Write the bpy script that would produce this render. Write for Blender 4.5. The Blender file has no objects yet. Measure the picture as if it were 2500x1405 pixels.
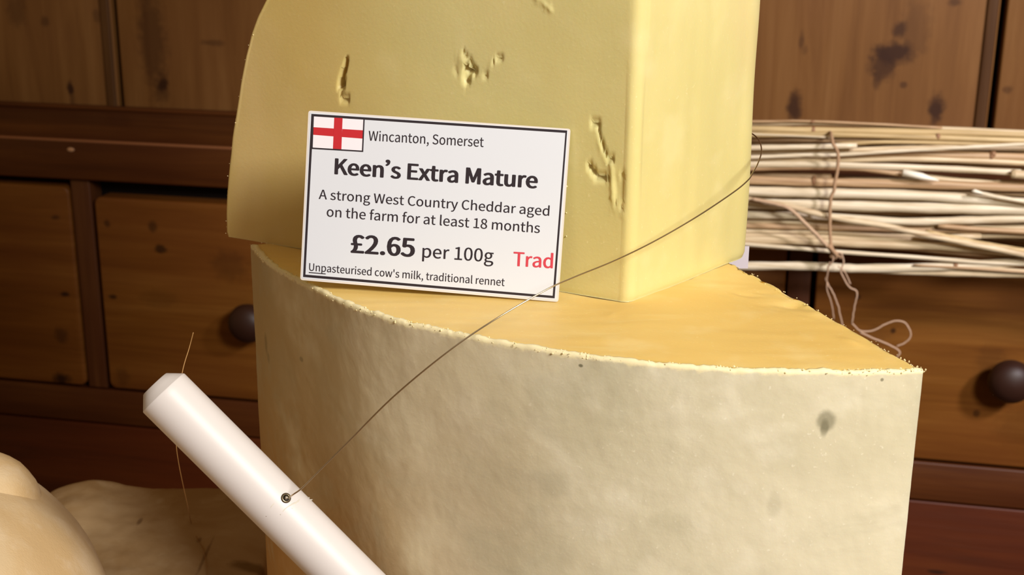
import bpy, bmesh, math, random
from mathutils import Vector, Matrix, noise

# ------------------------------------------------------------------ camera, world, lights, exposure
SC = bpy.context.scene
COL = SC.collection
F = 3200.0                      # focal length in pixels of the 2500 x 1405 frame
PITCH, ROLL = math.radians(17.0), math.radians(0.5)
TOP = 1.15                      # height of the lower cheese's cut top above the floor
CAM = Vector((0.0, 0.0, TOP + 0.117))
FW = Vector((0, math.cos(PITCH), -math.sin(PITCH)))
UP0 = Vector((0, math.sin(PITCH), math.cos(PITCH)))
RT = math.cos(ROLL) * Vector((1, 0, 0)) + math.sin(ROLL) * UP0
UP = -math.sin(ROLL) * Vector((1, 0, 0)) + math.cos(ROLL) * UP0

cd = bpy.data.cameras.new('camera')
cd.sensor_width = 36.0
cd.lens = F * 36.0 / 2500.0
cd.clip_start = 0.01
cd.dof.use_dof = True
cd.dof.focus_distance = 0.385
cd.dof.aperture_fstop = 34.0
cam = bpy.data.objects.new('camera', cd)
COL.objects.link(cam)
cam.matrix_world = Matrix(((RT.x, UP.x, -FW.x, CAM.x), (RT.y, UP.y, -FW.y, CAM.y), (RT.z, UP.z, -FW.z, CAM.z), (0, 0, 0, 1)))
SC.camera = cam

SC.view_settings.view_transform = 'Standard'
SC.view_settings.look = 'None'
SC.view_settings.gamma = 1.0
SC.view_settings.exposure = 0.0
SC.view_settings.use_curve_mapping = False

wd = bpy.data.worlds.new('room_light')
SC.world = wd
wd.use_nodes = True
wd.node_tree.nodes['Background'].inputs[0].default_value = (1.0, 0.60, 0.24, 1)
wd.node_tree.nodes['Background'].inputs[1].default_value = 0.19

def area(name, loc, target, size, power, color):
    l = bpy.data.lights.new(name, 'AREA')
    l.shape = 'DISK'
    l.size = size
    l.energy = power
    l.color = color
    o = bpy.data.objects.new(name, l)
    COL.objects.link(o)
    o.location = loc
    o.rotation_euler = (Vector(target) - Vector(loc)).to_track_quat('-Z', 'Y').to_euler()
    return o

area('shop_lamp', (0.54, -0.38, 1.72), (0.04, 0.36, 1.10), 0.30, 16.5, (1.0, 0.96, 0.89))
area('left_fill', (-0.42, -0.25, 1.62), (-0.05, 0.36, 1.10), 0.4, 0.55, (1.0, 0.95, 0.88))  # unseen fill light added to lift the left of the rind
sp = bpy.data.lights.new('dresser_fill_spot', 'SPOT')  # unseen spot added to brighten the right of the dresser
sp.energy = 72.0
sp.color = (0.98, 0.92, 1.0)
sp.spot_size = math.radians(48)
sp.spot_blend = 0.9
sp.shadow_soft_size = 0.08
so = bpy.data.objects.new('dresser_fill_spot', sp)
COL.objects.link(so)
so.location = (0.88, -0.05, 1.80)
so.rotation_euler = (Vector((0.42, 1.10, 1.02)) - so.location).to_track_quat('-Z', 'Y').to_euler()

# ------------------------------------------------------------------ measuring helpers
def ray(u, v):
    return FW + RT * ((u - 1250.0) / F) - UP * ((v - 702.5) / F)

def at_depth(u, v, d):
    return CAM + ray(u, v) * d

def at_height(u, v, z):
    r = ray(u, v)
    return CAM + r * ((z - CAM.z) / r.z)

PSI = 0.2
WDIR = Vector((math.cos(PSI), -math.sin(PSI), 0))
WNOR = Vector((math.sin(PSI), math.cos(PSI), 0))
WALL_D = 1.15 * math.cos(PSI)

def on_dresser(u, v, off=0.0):
    """sideways position and height on a plane parallel to the dresser front (off > 0 lies behind it)"""
    r = ray(u, v)
    p = CAM + r * ((WALL_D + off) / r.dot(WNOR))
    return p.dot(WDIR), p.z

# ------------------------------------------------------------------ object helpers
def mesh_obj(name, verts, faces, mat, parent=None, smooth=True, loc=None):
    me = bpy.data.meshes.new(name)
    me.from_pydata([tuple(v) for v in verts], [], faces)
    me.update()
    if mat:
        me.materials.append(mat)
    if smooth:
        me.polygons.foreach_set('use_smooth', [True] * len(me.polygons))
    o = bpy.data.objects.new(name, me)
    COL.objects.link(o)
    if parent:
        o.parent = parent
    if loc:
        o.location = loc
    return o

def tag(o, label=None, cat=None, group=None, kind=None):
    if label: o['label'] = label
    if cat: o['category'] = cat
    if group: o['group'] = group
    if kind: o['kind'] = kind
    return o

def empty(name, loc=(0, 0, 0), rz=0.0):
    o = bpy.data.objects.new(name, None)
    o.empty_display_size = 0.02
    COL.objects.link(o)
    o.location = loc
    o.rotation_euler = (0, 0, rz)
    return o

def cat_rom(pts, n):
    P = [Vector(p) for p in pts]
    P = [P[0] * 2 - P[1]] + P + [P[-1] * 2 - P[-2]]
    out = []
    for i in range(1, len(P) - 2):
        p0, p1, p2, p3 = P[i - 1], P[i], P[i + 1], P[i + 2]
        for k in range(n):
            t = k / n
            out.append(0.5 * ((2 * p1) + (p2 - p0) * t + (2 * p0 - 5 * p1 + 4 * p2 - p3) * t * t + (3 * p1 - p0 - 3 * p2 + p3) * t ** 3))
    out.append(P[-2].copy())
    return out

def tube(name, pts, rad, mat, parent=None, seg=8, flat=1.0):
    """a tube through pts; rad is a number or a list with one radius per point"""
    V, Fc = [], []
    n = len(pts)
    R = rad if isinstance(rad, (list, tuple)) else [rad] * n
    ref = Vector((0.01, 0.02, 1.0))
    for i, p in enumerate(pts):
        t = (pts[min(i + 1, n - 1)] - pts[max(i - 1, 0)]).normalized()
        if abs(t.dot(ref.normalized())) > 0.97:
            ref = Vector((1.0, 0.05, 0.0))
        a = t.cross(ref).normalized()
        b = a.cross(t).normalized()
        for k in range(seg):
            th = 2 * math.pi * k / seg
            V.append(p + a * (math.cos(th) * R[i] * flat) + b * (math.sin(th) * R[i]))
    for i in range(n - 1):
        for k in range(seg):
            Fc.append((i * seg + k, i * seg + (k + 1) % seg, (i + 1) * seg + (k + 1) % seg, (i + 1) * seg + k))
    Fc.append(tuple(range(seg))[::-1])
    Fc.append(tuple((n - 1) * seg + k for k in range(seg)))
    return mesh_obj(name, V, Fc, mat, parent)

def rounded_box(name, x0, x1, y0, y1, z0, z1, mat, parent=None, bev=0.002, corner=0.0, seg=3):
    """a board with eased edges; corner > 0 rounds its outline seen from the front as well"""
    bm = bmesh.new()
    vs = [bm.verts.new((x, y, z)) for x in (x0, x1) for y in (y0, y1) for z in (z0, z1)]
    for f in ((0, 1, 3, 2), (4, 6, 7, 5), (0, 4, 5, 1), (2, 3, 7, 6), (0, 2, 6, 4), (1, 5, 7, 3)):
        bm.faces.new([vs[i] for i in f])
    bm.normal_update()
    if corner > 0:
        ed = [e for e in bm.edges if abs((e.verts[0].co - e.verts[1].co).normalized().y) > 0.9]
        bmesh.ops.bevel(bm, geom=ed, offset=corner, segments=5, affect='EDGES', profile=0.5)
        ed = [e for e in bm.edges if all(abs(v.co.y - y0) < 1e-6 for v in e.verts)]
    else:
        ed = bm.edges[:]
    if bev > 0:
        bmesh.ops.bevel(bm, geom=ed, offset=bev, segments=seg, affect='EDGES', profile=0.5)
    bmesh.ops.recalc_face_normals(bm, faces=bm.faces)
    me = bpy.data.meshes.new(name)
    bm.to_mesh(me)
    bm.free()
    me.materials.append(mat)
    me.polygons.foreach_set('use_smooth', [True] * len(me.polygons))
    try:
        me.set_sharp_from_angle(angle=math.radians(35))
    except Exception:
        pass
    o = bpy.data.objects.new(name, me)
    COL.objects.link(o)
    if parent: o.parent = parent
    return o

def lathe(name, prof, mat, parent=None, seg=40, loc=(0, 0, 0), axis='z', wob=None):
    V, Fc = [], []
    for (r, z) in prof:
        for k in range(seg):
            th = 2 * math.pi * k / seg
            p = Vector((r * math.cos(th), r * math.sin(th), z))
            if wob: p = wob(p)
            if axis == '-y': p = Vector((p.x, -p.z, p.y))
            V.append(p)
    for i in range(len(prof) - 1):
        for k in range(seg):
            Fc.append((i * seg + k, i * seg + (k + 1) % seg, (i + 1) * seg + (k + 1) % seg, (i + 1) * seg + k))
    Fc.append(tuple(range(seg))[::-1])
    Fc.append(tuple((len(prof) - 1) * seg + k for k in range(seg)))
    return mesh_obj(name, V, Fc, mat, parent, loc=loc)

def smooth01(t):
    t = max(0.0, min(1.0, t))
    return t * t * (3 - 2 * t)

# ------------------------------------------------------------------ materials
def srgb(r, g, b):
    f = lambda c: (c / 255.0 / 12.92) if c / 255.0 <= 0.04045 else ((c / 255.0 + 0.055) / 1.055) ** 2.4
    return (f(r), f(g), f(b), 1.0)

class NT:
    """small node-tree builder"""
    def __init__(self, name, rough=0.5, spec=0.4):
        self.m = bpy.data.materials.new(name)
        self.m.use_nodes = True
        self.t = self.m.node_tree
        self.b = self.t.nodes['Principled BSDF']
        self.b.inputs['Roughness'].default_value = rough
        self.b.inputs['Specular IOR Level'].default_value = spec
        self.tc = self.t.nodes.new('ShaderNodeTexCoord')
        self.co = self.tc.outputs['Object']
    def n(self, kind, **kw):
        x = self.t.nodes.new('ShaderNode' + kind)
        for k, v in kw.items(): setattr(x, k, v)
        return x
    def l(self, a, b): self.t.links.new(a, b)
    def mapping(self, scale, rot=(0, 0, 0), src=None, loc=(0, 0, 0)):
        m = self.n('Mapping')
        m.inputs['Scale'].default_value = scale
        m.inputs['Rotation'].default_value = rot
        m.inputs['Location'].default_value = loc
        self.l(src or self.co, m.inputs['Vector'])
        return m.outputs[0]
    def noise(self, scale, detail=4, rough=0.55, vec=None, dist=0.0):
        x = self.n('TexNoise')
        x.inputs['Scale'].default_value = scale
        x.inputs['Detail'].default_value = detail
        x.inputs['Roughness'].default_value = rough
        x.inputs['Distortion'].default_value = dist
        self.l(vec or self.co, x.inputs['Vector'])
        return x.outputs['Fac']
    def ramp(self, fac, stops):
        x = self.n('ValToRGB')
        e = x.color_ramp.elements
        while len(e) < len(stops): e.new(0.5)
        for i, (p, c) in enumerate(stops):
            e[i].position = p
            e[i].color = c if len(c) == 4 else (*c, 1)
        self.l(fac, x.inputs[0])
        return x.outputs[0]
    def rng(self, fac, a, b, c=0.0, d=1.0):
        x = self.n('MapRange')
        x.interpolation_type = 'SMOOTHSTEP'
        for i, v in ((1, a), (2, b), (3, c), (4, d)): x.inputs[i].default_value = v
        self.l(fac, x.inputs[0])
        return x.outputs[0]
    def mix(self, fac, a, b, mode='MIX'):
        x = self.n('Mix', data_type='RGBA', blend_type=mode)
        for i, v in ((0, fac), (6, a), (7, b)):
            if isinstance(v, (int, float)): x.inputs[i].default_value = v
            elif isinstance(v, tuple): x.inputs[i].default_value = v
            else: self.l(v, x.inputs[i])
        return x.outputs[2]
    def math(self, op, a, b=0.0):
        x = self.n('Math', operation=op)
        for i, v in ((0, a), (1, b)):
            if isinstance(v, (int, float)): x.inputs[i].default_value = v
            else: self.l(v, x.inputs[i])
        return x.outputs[0]
    def spot(self, c, r, soft=0.45, warp=None, amt=0.5):
        """mask 1 inside an ellipsoid of radii r around c, its edge broken up by warp"""
        s = self.n('VectorMath', operation='SUBTRACT')
        self.l(self.co, s.inputs[0]); s.inputs[1].default_value = c
        m = self.n('VectorMath', operation='MULTIPLY')
        self.l(s.outputs[0], m.inputs[0]); m.inputs[1].default_value = tuple(1.0 / x for x in r)
        ln = self.n('VectorMath', operation='LENGTH')
        self.l(m.outputs[0], ln.inputs[0])
        v = ln.outputs['Value']
        if warp is not None:
            v = self.math('ADD', v, self.math('MULTIPLY', self.math('SUBTRACT', warp, 0.5), amt * 2))
        return self.rng(v, 1.0 - soft, 1.0 + soft, 1.0, 0.0)
    def bump(self, h, strength=0.3, dist=0.001):
        x = self.n('Bump')
        x.inputs['Strength'].default_value = strength
        x.inputs['Distance'].default_value = dist
        self.l(h, x.inputs['Height'])
        self.l(x.outputs[0], self.b.inputs['Normal'])
    def color(self, c):
        if isinstance(c, tuple): self.b.inputs['Base Color'].default_value = c
        else: self.l(c, self.b.inputs['Base Color'])
    def sss(self, w, r, scale):
        self.b.inputs['Subsurface Weight'].default_value = w
        self.b.inputs['Subsurface Radius'].default_value = r
        self.b.inputs['Subsurface Scale'].default_value = scale

def plain(name, c, rough=0.5, spec=0.4, metal=0.0):
    k = NT(name, rough, spec)
    n = k.noise(60.0, 3)
    k.color(k.mix(n, tuple(x * 0.93 for x in c[:3]) + (1,), c))
    k.b.inputs['Metallic'].default_value = metal
    return k.m

def wood(name, dark, mid, light, grain='x', knots=(), rough=0.5, knot_col=(38, 16, 4), blotch=None, seed=0.0, amount=1.0):
    k = NT(name, rough, 0.35)
    st = (3.0, 18.0, 42.0) if grain == 'x' else (42.0, 18.0, 3.0)
    v = k.mapping(st, loc=(seed, seed * 2, seed))
    g1 = k.noise(1.0, 5, 0.6, v, 0.6)
    v2 = k.mapping((9, 60, 190) if grain == 'x' else (190, 60, 9), loc=(seed, 0, seed))
    g2 = k.noise(1.0, 3, 0.5, v2, 0.3)
    big = k.noise(6.0, 3, 0.5, k.mapping((1, 1, 1), loc=(seed + 3, 1, 2)))
    c = k.ramp(g1, [(0.30, dark), (0.50, mid), (0.72, light)])
    c = k.mix(k.rng(g2, 0.35, 0.7, 0.0, 0.35 * amount), c, dark)
    c = k.mix(k.rng(big, 0.40, 0.68, 0.0, 0.55 * amount), c, blotch or mid)
    wn = k.noise(120.0, 3, 0.6)
    for (x, y, z, rx, ry, rz, s) in knots:
        m = k.spot((x, y, z), (rx, ry, rz), 0.5, wn, 0.7)
        c = k.mix(k.math('MULTIPLY', m, s), c, srgb(*knot_col))
    k.color(c)
    k.bump(k.math('ADD', g1, g2), 0.25, 0.0008)
    return k.m

# outlines of the letters on the price card (advance and contours, 411 units = height of a capital)
GLYPHS = """'|156|62 271 94 271 103 375 104 432 50 432 52 375
,|156|42 -106 86 -79 114 -39 124 11 119 43 104 63 81 71 54 61 42 35 53 8 80 -1 86 -1 79 -32 60 -57 30 -76
.|156|78 -7 104 3 115 31 104 60 78 71 52 60 41 31 52 3
0|311|156 -7 209 6 249 46 274 113 283 207 274 300 249 366 209 405 156 418 103 405 62 366 37 300 28 207 37 113 62 46 103 6/156 34 124 44 99 75 83 129 77 207 83 284 99 337 124 368 156 378 188 368 212 337 228 284 234 207 228 129 212 75 188 44
1|311|49 0 275 0 275 43 192 43 192 411 153 411 129 399 101 389 68 382 68 349 141 349 141 43 49 43
2|311|25 0 283 0 283 44 169 44 102 40 168 107 219 172 252 235 263 297 255 347 231 385 193 409 143 418 96 410 57 390 22 358 52 329 77 353 105 370 137 376 180 366 205 337 213 295 202 240 167 179 108 109 25 30
5|311|147 -7 197 2 240 29 270 74 281 133 271 192 245 233 205 257 157 264 124 260 96 248 106 367 261 367 261 411 62 411 48 219 76 202 98 215 119 223 144 226 189 215 219 183 229 132 217 80 186 47 142 35 100 42 67 58 41 81 15 47 47 21 90 1
6|311|169 -7 214 2 252 30 277 72 287 126 279 183 256 223 220 247 173 255 140 249 108 232 80 206 89 286 112 338 145 367 185 376 210 372 232 361 250 345 280 376 254 398 222 413 183 418 126 406 77 367 44 299 31 196 42 107 71 44 114 5/81 165 109 195 137 212 164 217 205 206 230 174 238 126 229 77 204 45 169 33 124 48 95 93
8|311|157 -7 209 1 250 23 276 57 285 99 275 147 250 182 216 207 216 210 241 234 262 268 271 309 257 365 218 403 158 417 100 404 60 367 45 313 53 273 73 242 101 218 101 216 65 189 37 151 26 102 36 58 63 24 104 1/185 223 139 244 105 272 92 313 100 347 123 370 157 379 195 369 219 343 227 306 222 276 208 249/157 31 113 41 83 67 71 106 78 143 98 175 128 199 182 176 221 145 236 100 227 64 199 40
A|341|2 0 54 0 94 125 244 125 283 0 338 0 199 411 141 411/107 166 127 230 168 369 170 369 212 230 231 166
C|357|211 -7 260 0 302 20 337 52 309 85 281 60 250 44 213 38 160 50 120 84 95 137 86 207 95 276 121 328 162 361 215 373 248 368 276 354 299 334 327 368 299 392 261 411 215 418 142 403 84 361 46 294 32 205 46 116 83 49 140 7
E|330|57 0 299 0 299 44 108 44 108 194 264 194 264 238 108 238 108 367 293 367 293 411 57 411
K|362|57 0 108 0 108 130 179 214 302 0 360 0 211 255 340 411 281 411 109 204 108 204 108 411 57 411
M|455|57 0 103 0 103 227 96 348 99 348 132 255 210 41 244 41 322 255 355 348 357 348 350 227 350 0 398 0 398 411 336 411 258 191 229 105 227 105 197 191 119 411 57 411
S|334|170 -7 228 2 272 27 300 64 310 109 298 160 268 195 225 219 167 244 135 259 109 280 99 313 108 345 135 365 175 373 211 368 242 355 269 334 296 368 263 394 222 411 175 418 124 410 83 387 56 353 46 309 59 259 91 225 129 204 188 178 224 161 248 139 257 105 247 70 217 47 171 38 129 44 91 62 58 89 27 53 67 21 115 0
T|336|142 0 194 0 194 367 318 367 318 411 17 411 17 367 142 367
U|404|202 -7 260 2 307 32 338 86 350 169 350 411 300 411 300 168 292 106 271 66 240 45 202 38 165 45 134 66 114 106 106 168 106 411 55 411 55 169 66 86 97 32 144 2
W|492|101 0 163 0 224 248 245 341 247 341 267 248 329 0 392 0 477 411 427 411 383 187 361 54 357 54 328 187 271 411 224 411 167 187 138 54 136 54 111 187 68 411 15 411
a|315|122 -7 158 -1 192 14 222 36 224 36 229 0 271 0 271 187 265 239 246 278 213 303 165 312 119 306 78 291 46 272 66 237 92 253 123 265 157 269 195 258 214 230 220 193 136 178 78 155 44 123 33 79 45 32 76 3/136 34 109 39 90 54 82 82 95 117 138 142 220 159 220 74 191 52 164 39
c|286|171 -7 207 -3 240 10 270 31 248 66 227 50 203 39 176 35 127 50 94 90 82 152 94 213 128 254 178 269 200 266 220 256 238 243 264 276 240 294 211 307 175 312 119 301 73 270 41 220 29 152 40 84 70 34 115 3
d|347|155 -7 190 -1 221 14 248 36 249 36 254 0 296 0 296 446 244 446 244 329 247 277 221 296 194 308 161 312 111 301 69 269 40 218 30 152 39 84 64 34 103 3/166 36 121 50 92 90 82 152 94 213 126 254 170 269 195 266 219 255 244 237 244 77 219 54 193 40
e|310|175 -7 213 -3 246 8 275 24 257 58 233 45 208 36 180 34 129 47 94 84 80 140 285 140 287 169 279 228 255 273 217 302 165 312 115 301 71 269 41 219 29 152 40 85 71 35 118 3/79 176 95 228 126 260 166 271 207 260 233 228 242 176
f|182|18 263 60 263 60 0 111 0 111 263 175 263 175 304 111 304 111 352 116 385 130 405 154 412 188 404 199 444 148 453 99 441 69 406 60 353 60 304 18 301
g|316|154 -140 218 -132 266 -109 297 -75 308 -35 296 6 261 30 202 38 142 38 100 47 89 71 95 92 109 107 154 96 210 109 250 146 265 202 262 227 253 248 240 265 303 265 303 304 197 304 154 312 97 299 56 261 40 203 46 169 60 142 80 122 80 119 64 105 51 86 46 63 54 32 73 13 73 10 49 -10 34 -33 29 -59 45 -103 89 -131/154 131 121 140 98 165 89 203 98 242 121 266 154 275 187 266 210 242 218 203 209 165 186 140/161 -105 114 -98 84 -80 73 -52 81 -25 104 0 143 -4 196 -4 230 -8 251 -20 258 -43 246 -73 212 -96
h|340|52 0 103 0 103 221 131 246 157 262 186 267 219 259 238 232 244 186 244 0 295 0 295 193 285 258 254 298 202 312 163 305 130 287 101 261 103 324 103 446 52 446
i|154|52 0 103 0 103 304 52 304/77 367 102 376 111 401 102 425 77 434 53 425 44 401 53 376
k|309|52 0 102 0 102 80 159 147 248 0 304 0 189 182 290 304 233 304 104 144 102 144 102 446 52 446
l|159|105 -7 135 -3 128 36 117 35 103 57 103 446 52 446 52 61 57 24 74 1
m|519|52 0 103 0 103 221 130 247 155 262 179 267 211 259 230 232 236 186 236 0 287 0 287 221 314 247 340 262 364 267 395 259 414 232 420 186 420 0 471 0 471 193 461 258 431 298 379 312 344 305 310 284 278 254 262 285 234 305 194 312 160 305 128 286 100 260 99 260 94 304 52 304
n|342|52 0 103 0 103 221 131 246 157 262 186 267 219 259 238 232 244 186 244 0 295 0 295 193 285 258 254 298 202 312 163 305 130 286 100 260 99 260 94 304 52 304
o|339|170 -7 223 3 268 34 299 84 310 152 299 220 268 270 223 301 170 312 116 301 71 270 41 220 29 152 41 84 71 34 116 3/170 35 124 50 93 90 82 152 93 213 124 254 170 269 216 254 247 213 258 152 247 90 216 50
p|347|52 -128 103 -128 103 -25 101 28 129 9 158 -3 185 -7 235 4 278 36 307 87 318 157 310 221 287 270 249 301 197 312 162 306 129 290 100 269 99 269 94 304 52 304/177 36 155 39 130 49 103 67 103 227 131 250 158 264 184 269 231 255 256 216 264 156 253 92 222 50
r|217|52 0 103 0 103 196 126 237 153 259 179 266 209 261 218 305 186 312 153 304 124 282 100 249 99 249 94 304 52 304
s|262|131 -7 192 5 229 38 241 83 227 129 193 157 149 175 117 188 93 205 83 228 90 250 108 266 140 272 165 269 188 259 209 245 234 277 207 295 175 307 139 312 83 300 47 270 35 226 48 183 81 156 123 138 156 124 182 106 193 80 186 56 166 39 133 32 99 37 70 50 43 69 18 35 50 13 89 -2
t|211|147 -7 203 4 193 43 159 34 131 41 116 61 111 92 111 263 194 263 194 304 111 304 111 390 69 390 63 304 15 301 15 263 61 263 61 94 69 41 96 5
u|340|141 -7 179 0 211 19 241 48 243 48 246 0 289 0 289 304 238 304 238 89 211 59 185 42 156 37 123 45 104 72 99 118 99 304 47 304 47 111 57 46 88 6
w|449|100 0 159 0 202 163 223 252 226 252 246 164 290 0 352 0 435 304 385 304 341 128 323 44 320 44 299 128 251 304 201 304 154 128 133 44 131 44 113 128 67 304 15 304
x|279|8 0 62 0 103 71 134 125 137 125 170 71 215 0 271 0 170 154 263 304 210 304 172 238 145 187 142 187 113 238 72 304 16 304 109 159
y|292|57 -131 108 -117 145 -79 170 -26 285 304 235 304 180 136 155 49 152 49 122 136 61 304 7 304 129 -1 123 -24 107 -57 84 -80 54 -89 31 -84 21 -125
£|311|33 179 96 179 100 144 92 99 70 60 34 31 34 0 283 0 283 44 108 44 108 46 129 73 141 104 146 143 142 179 235 179 235 213 134 213 127 239 122 265 119 290 128 329 151 355 189 364 215 360 236 348 253 331 283 360 258 384 226 401 186 407 138 399 102 376 78 340 70 292 72 266 79 240 86 213 75 213 33 211
’|560|27 336 39 314 73 338 98 373 109 419 103 447 87 465 64 472 36 461 26 436 36 410 62 400 77 404 71 379 53 355
 |125|"""

# ------------------------------------------------------------------ the dresser behind (local x = sideways, y = away from the shop, z = height)
origin = WNOR * WALL_D
PL_OFF = 0.0
_bp = at_height(280, 268, CAM.z - 0.233)
PL_OFF = _bp.dot(WNOR) - WALL_D           # how far the back boards stand behind the drawer fronts

def kn(u, v, ru, rv, s=1.0, off=0.0):
    """a wood knot seen in the photograph at u, v: its place and size in the board"""
    x, z = on_dresser(u, v, off)
    q = (WALL_D + off) / F / math.cos(PSI)
    return (x, off, z, ru * q, 0.05, rv * q, s)

PD, PM, PLt = srgb(106, 68, 30), srgb(122, 82, 40), srgb(136, 96, 52)
plank_knots = [kn(2180, 130, 42, 24, .95, PL_OFF), kn(2152, 160, 26, 34, .8, PL_OFF), kn(2196, 72, 15, 18, .8, PL_OFF),
               kn(2235, 70, 30, 60, .28, PL_OFF), kn(2140, 195, 9, 22, .5, PL_OFF),
               kn(1938, 265, 15, 36, .9, PL_OFF), kn(2286, 266, 16, 33, .95, PL_OFF), kn(1957, 102, 6, 22, .5, PL_OFF),
               kn(2205, 207, 9, 7, .6, PL_OFF), kn(2330, 6, 14, 9, .6, PL_OFF), kn(1965, 122, 6, 12, .3, PL_OFF),
               kn(172, 215, 9, 16, .95, PL_OFF), kn(176, 240, 7, 40, .45, PL_OFF), kn(398, 208, 12, 14, .95, PL_OFF),
               kn(396, 215, 18, 45, .45, PL_OFF), kn(372, 95, 34, 120, .55, PL_OFF), kn(110, 52, 12, 14, .5, PL_OFF),
               kn(40, 30, 24, 40, .4, PL_OFF), kn(520, 105, 26, 8, .45, PL_OFF), kn(270, 232, 8, 16, .6, PL_OFF), kn(236, 40, 10, 16, .4, PL_OFF),
               kn(2460, 220, 10, 8, .5, PL_OFF)]
M_plank = wood('pine_board', PD, PM, PLt, 'z', plank_knots, 0.55, blotch=srgb(118, 76, 42), knot_col=(54, 28, 12), amount=0.6)
drawer_knots = [kn(262, 546, 9, 9, .6), kn(372, 553, 13, 14, .6), kn(393, 608, 15, 12, .8), kn(275, 725, 11, 7, .8),
                kn(135, 531, 12, 6, .6), kn(158, 719, 12, 7, .9), kn(150, 820, 18, 22, .5), kn(150, 925, 26, 14, .9),
                kn(390, 730, 50, 24, .2), kn(560, 650, 46, 40, .3), kn(300, 920, 20, 26, .3),
                kn(2180, 808, 6, 7, .8), kn(2095, 726, 7, 7, .6), kn(2384, 1010, 8, 9, .6), kn(2140, 815, 30, 22, .2),
                kn(2420, 890, 34, 44, .25), kn(2500, 1045, 60, 50, .2)]
M_drawer = wood('pine_drawer', srgb(100, 56, 12), srgb(124, 76, 24), srgb(142, 94, 38), 'x', drawer_knots, 0.5, blotch=srgb(118, 66, 26), seed=4.0)
M_rail = wood('stained_pine', srgb(70, 34, 8), srgb(88, 46, 14), srgb(104, 60, 22), 'x', [kn(178, 364, 15, 0.1, 0)], 0.5, blotch=srgb(72, 30, 8), seed=9.0)
M_stile = wood('stained_pine_upright', srgb(70, 36, 14), srgb(90, 50, 22), srgb(110, 68, 34), 'z', [], 0.5, blotch=srgb(72, 32, 16), seed=2.0)
M_panel = wood('red_stained_pine', srgb(66, 26, 4), srgb(88, 38, 8), srgb(100, 48, 12), 'x', [kn(2290, 1402, 22, 5, .8)], 0.5, blotch=srgb(80, 28, 4), seed=6.0)
M_dark = plain('recess_shade_wood', srgb(18, 8, 4), 0.8, 0.2)  # shade of the gaps put into the colour as near-black
M_knob = plain('dark_turned_wood', srgb(50, 26, 16), 0.5, 0.4)
M_bead = wood('bead_wood', srgb(64, 38, 16), srgb(84, 54, 26), srgb(100, 68, 36), 'z', [], 0.5, seed=7.0)
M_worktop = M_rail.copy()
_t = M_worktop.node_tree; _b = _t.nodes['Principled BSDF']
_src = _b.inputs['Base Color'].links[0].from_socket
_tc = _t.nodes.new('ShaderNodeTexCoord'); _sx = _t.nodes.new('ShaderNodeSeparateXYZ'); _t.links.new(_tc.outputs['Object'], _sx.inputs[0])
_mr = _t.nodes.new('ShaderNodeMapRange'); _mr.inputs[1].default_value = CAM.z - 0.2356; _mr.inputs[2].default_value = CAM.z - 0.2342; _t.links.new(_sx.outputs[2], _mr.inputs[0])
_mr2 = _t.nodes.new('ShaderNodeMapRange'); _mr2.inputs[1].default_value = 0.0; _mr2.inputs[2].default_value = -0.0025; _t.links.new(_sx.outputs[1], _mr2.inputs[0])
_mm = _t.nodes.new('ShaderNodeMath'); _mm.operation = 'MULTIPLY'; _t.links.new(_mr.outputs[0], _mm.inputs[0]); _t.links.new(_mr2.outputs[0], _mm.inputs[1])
_mx = _t.nodes.new('ShaderNodeMix'); _mx.data_type = 'RGBA'; _mx.inputs[7].default_value = srgb(142, 92, 60)  # edge highlight painted in as a paler strip along the top front
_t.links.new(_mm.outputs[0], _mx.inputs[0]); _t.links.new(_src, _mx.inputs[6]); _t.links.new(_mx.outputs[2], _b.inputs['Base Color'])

dresser = empty('dresser', origin, -PSI)
tag(dresser, 'old pine dresser with knotty back boards and drawers behind the cheeses', 'dresser')
Z = lambda dz: CAM.z + dz
rounded_box('carcass', -1.35, 1.10, 0.024, 0.40, 0.06, Z(-0.274), M_dark, dresser, 0.001)
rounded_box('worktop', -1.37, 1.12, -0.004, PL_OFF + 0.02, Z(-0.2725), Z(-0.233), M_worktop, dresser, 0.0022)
rounded_box('back_panel', -1.36, 1.11, PL_OFF + 0.022, PL_OFF + 0.03, Z(-0.25), 2.0, M_dark, dresser, 0.0)
# back boards, with the two seams that show
g1, _z = on_dresser(287, 150, PL_OFF)
g2, _z = on_dresser(2436, 150, PL_OFF)
bounds = [-1.36, g1 - 0.33, g1, g1 + 0.30, g1 + 0.58, g2, g2 + 0.31, 1.11]
for i in range(len(bounds) - 1):
    a, b = bounds[i], bounds[i + 1]
    rounded_box('back_board', a + 0.0030, b - 0.0030, PL_OFF, PL_OFF + 0.018, Z(-0.233), 2.0, M_plank, dresser, 0.0022)
    if b < 1.0:
        rounded_box('bead_moulding', b - 0.0150, b - 0.0045, PL_OFF - 0.003, PL_OFF + 0.004, Z(-0.2325), 2.0, M_bead, dresser, 0.0018)
rounded_box('skirting_strip', -1.36, 1.11, PL_OFF - 0.010, PL_OFF - 0.0005, Z(-0.2328), Z(-0.2285), M_rail, dresser, 0.001)
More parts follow.
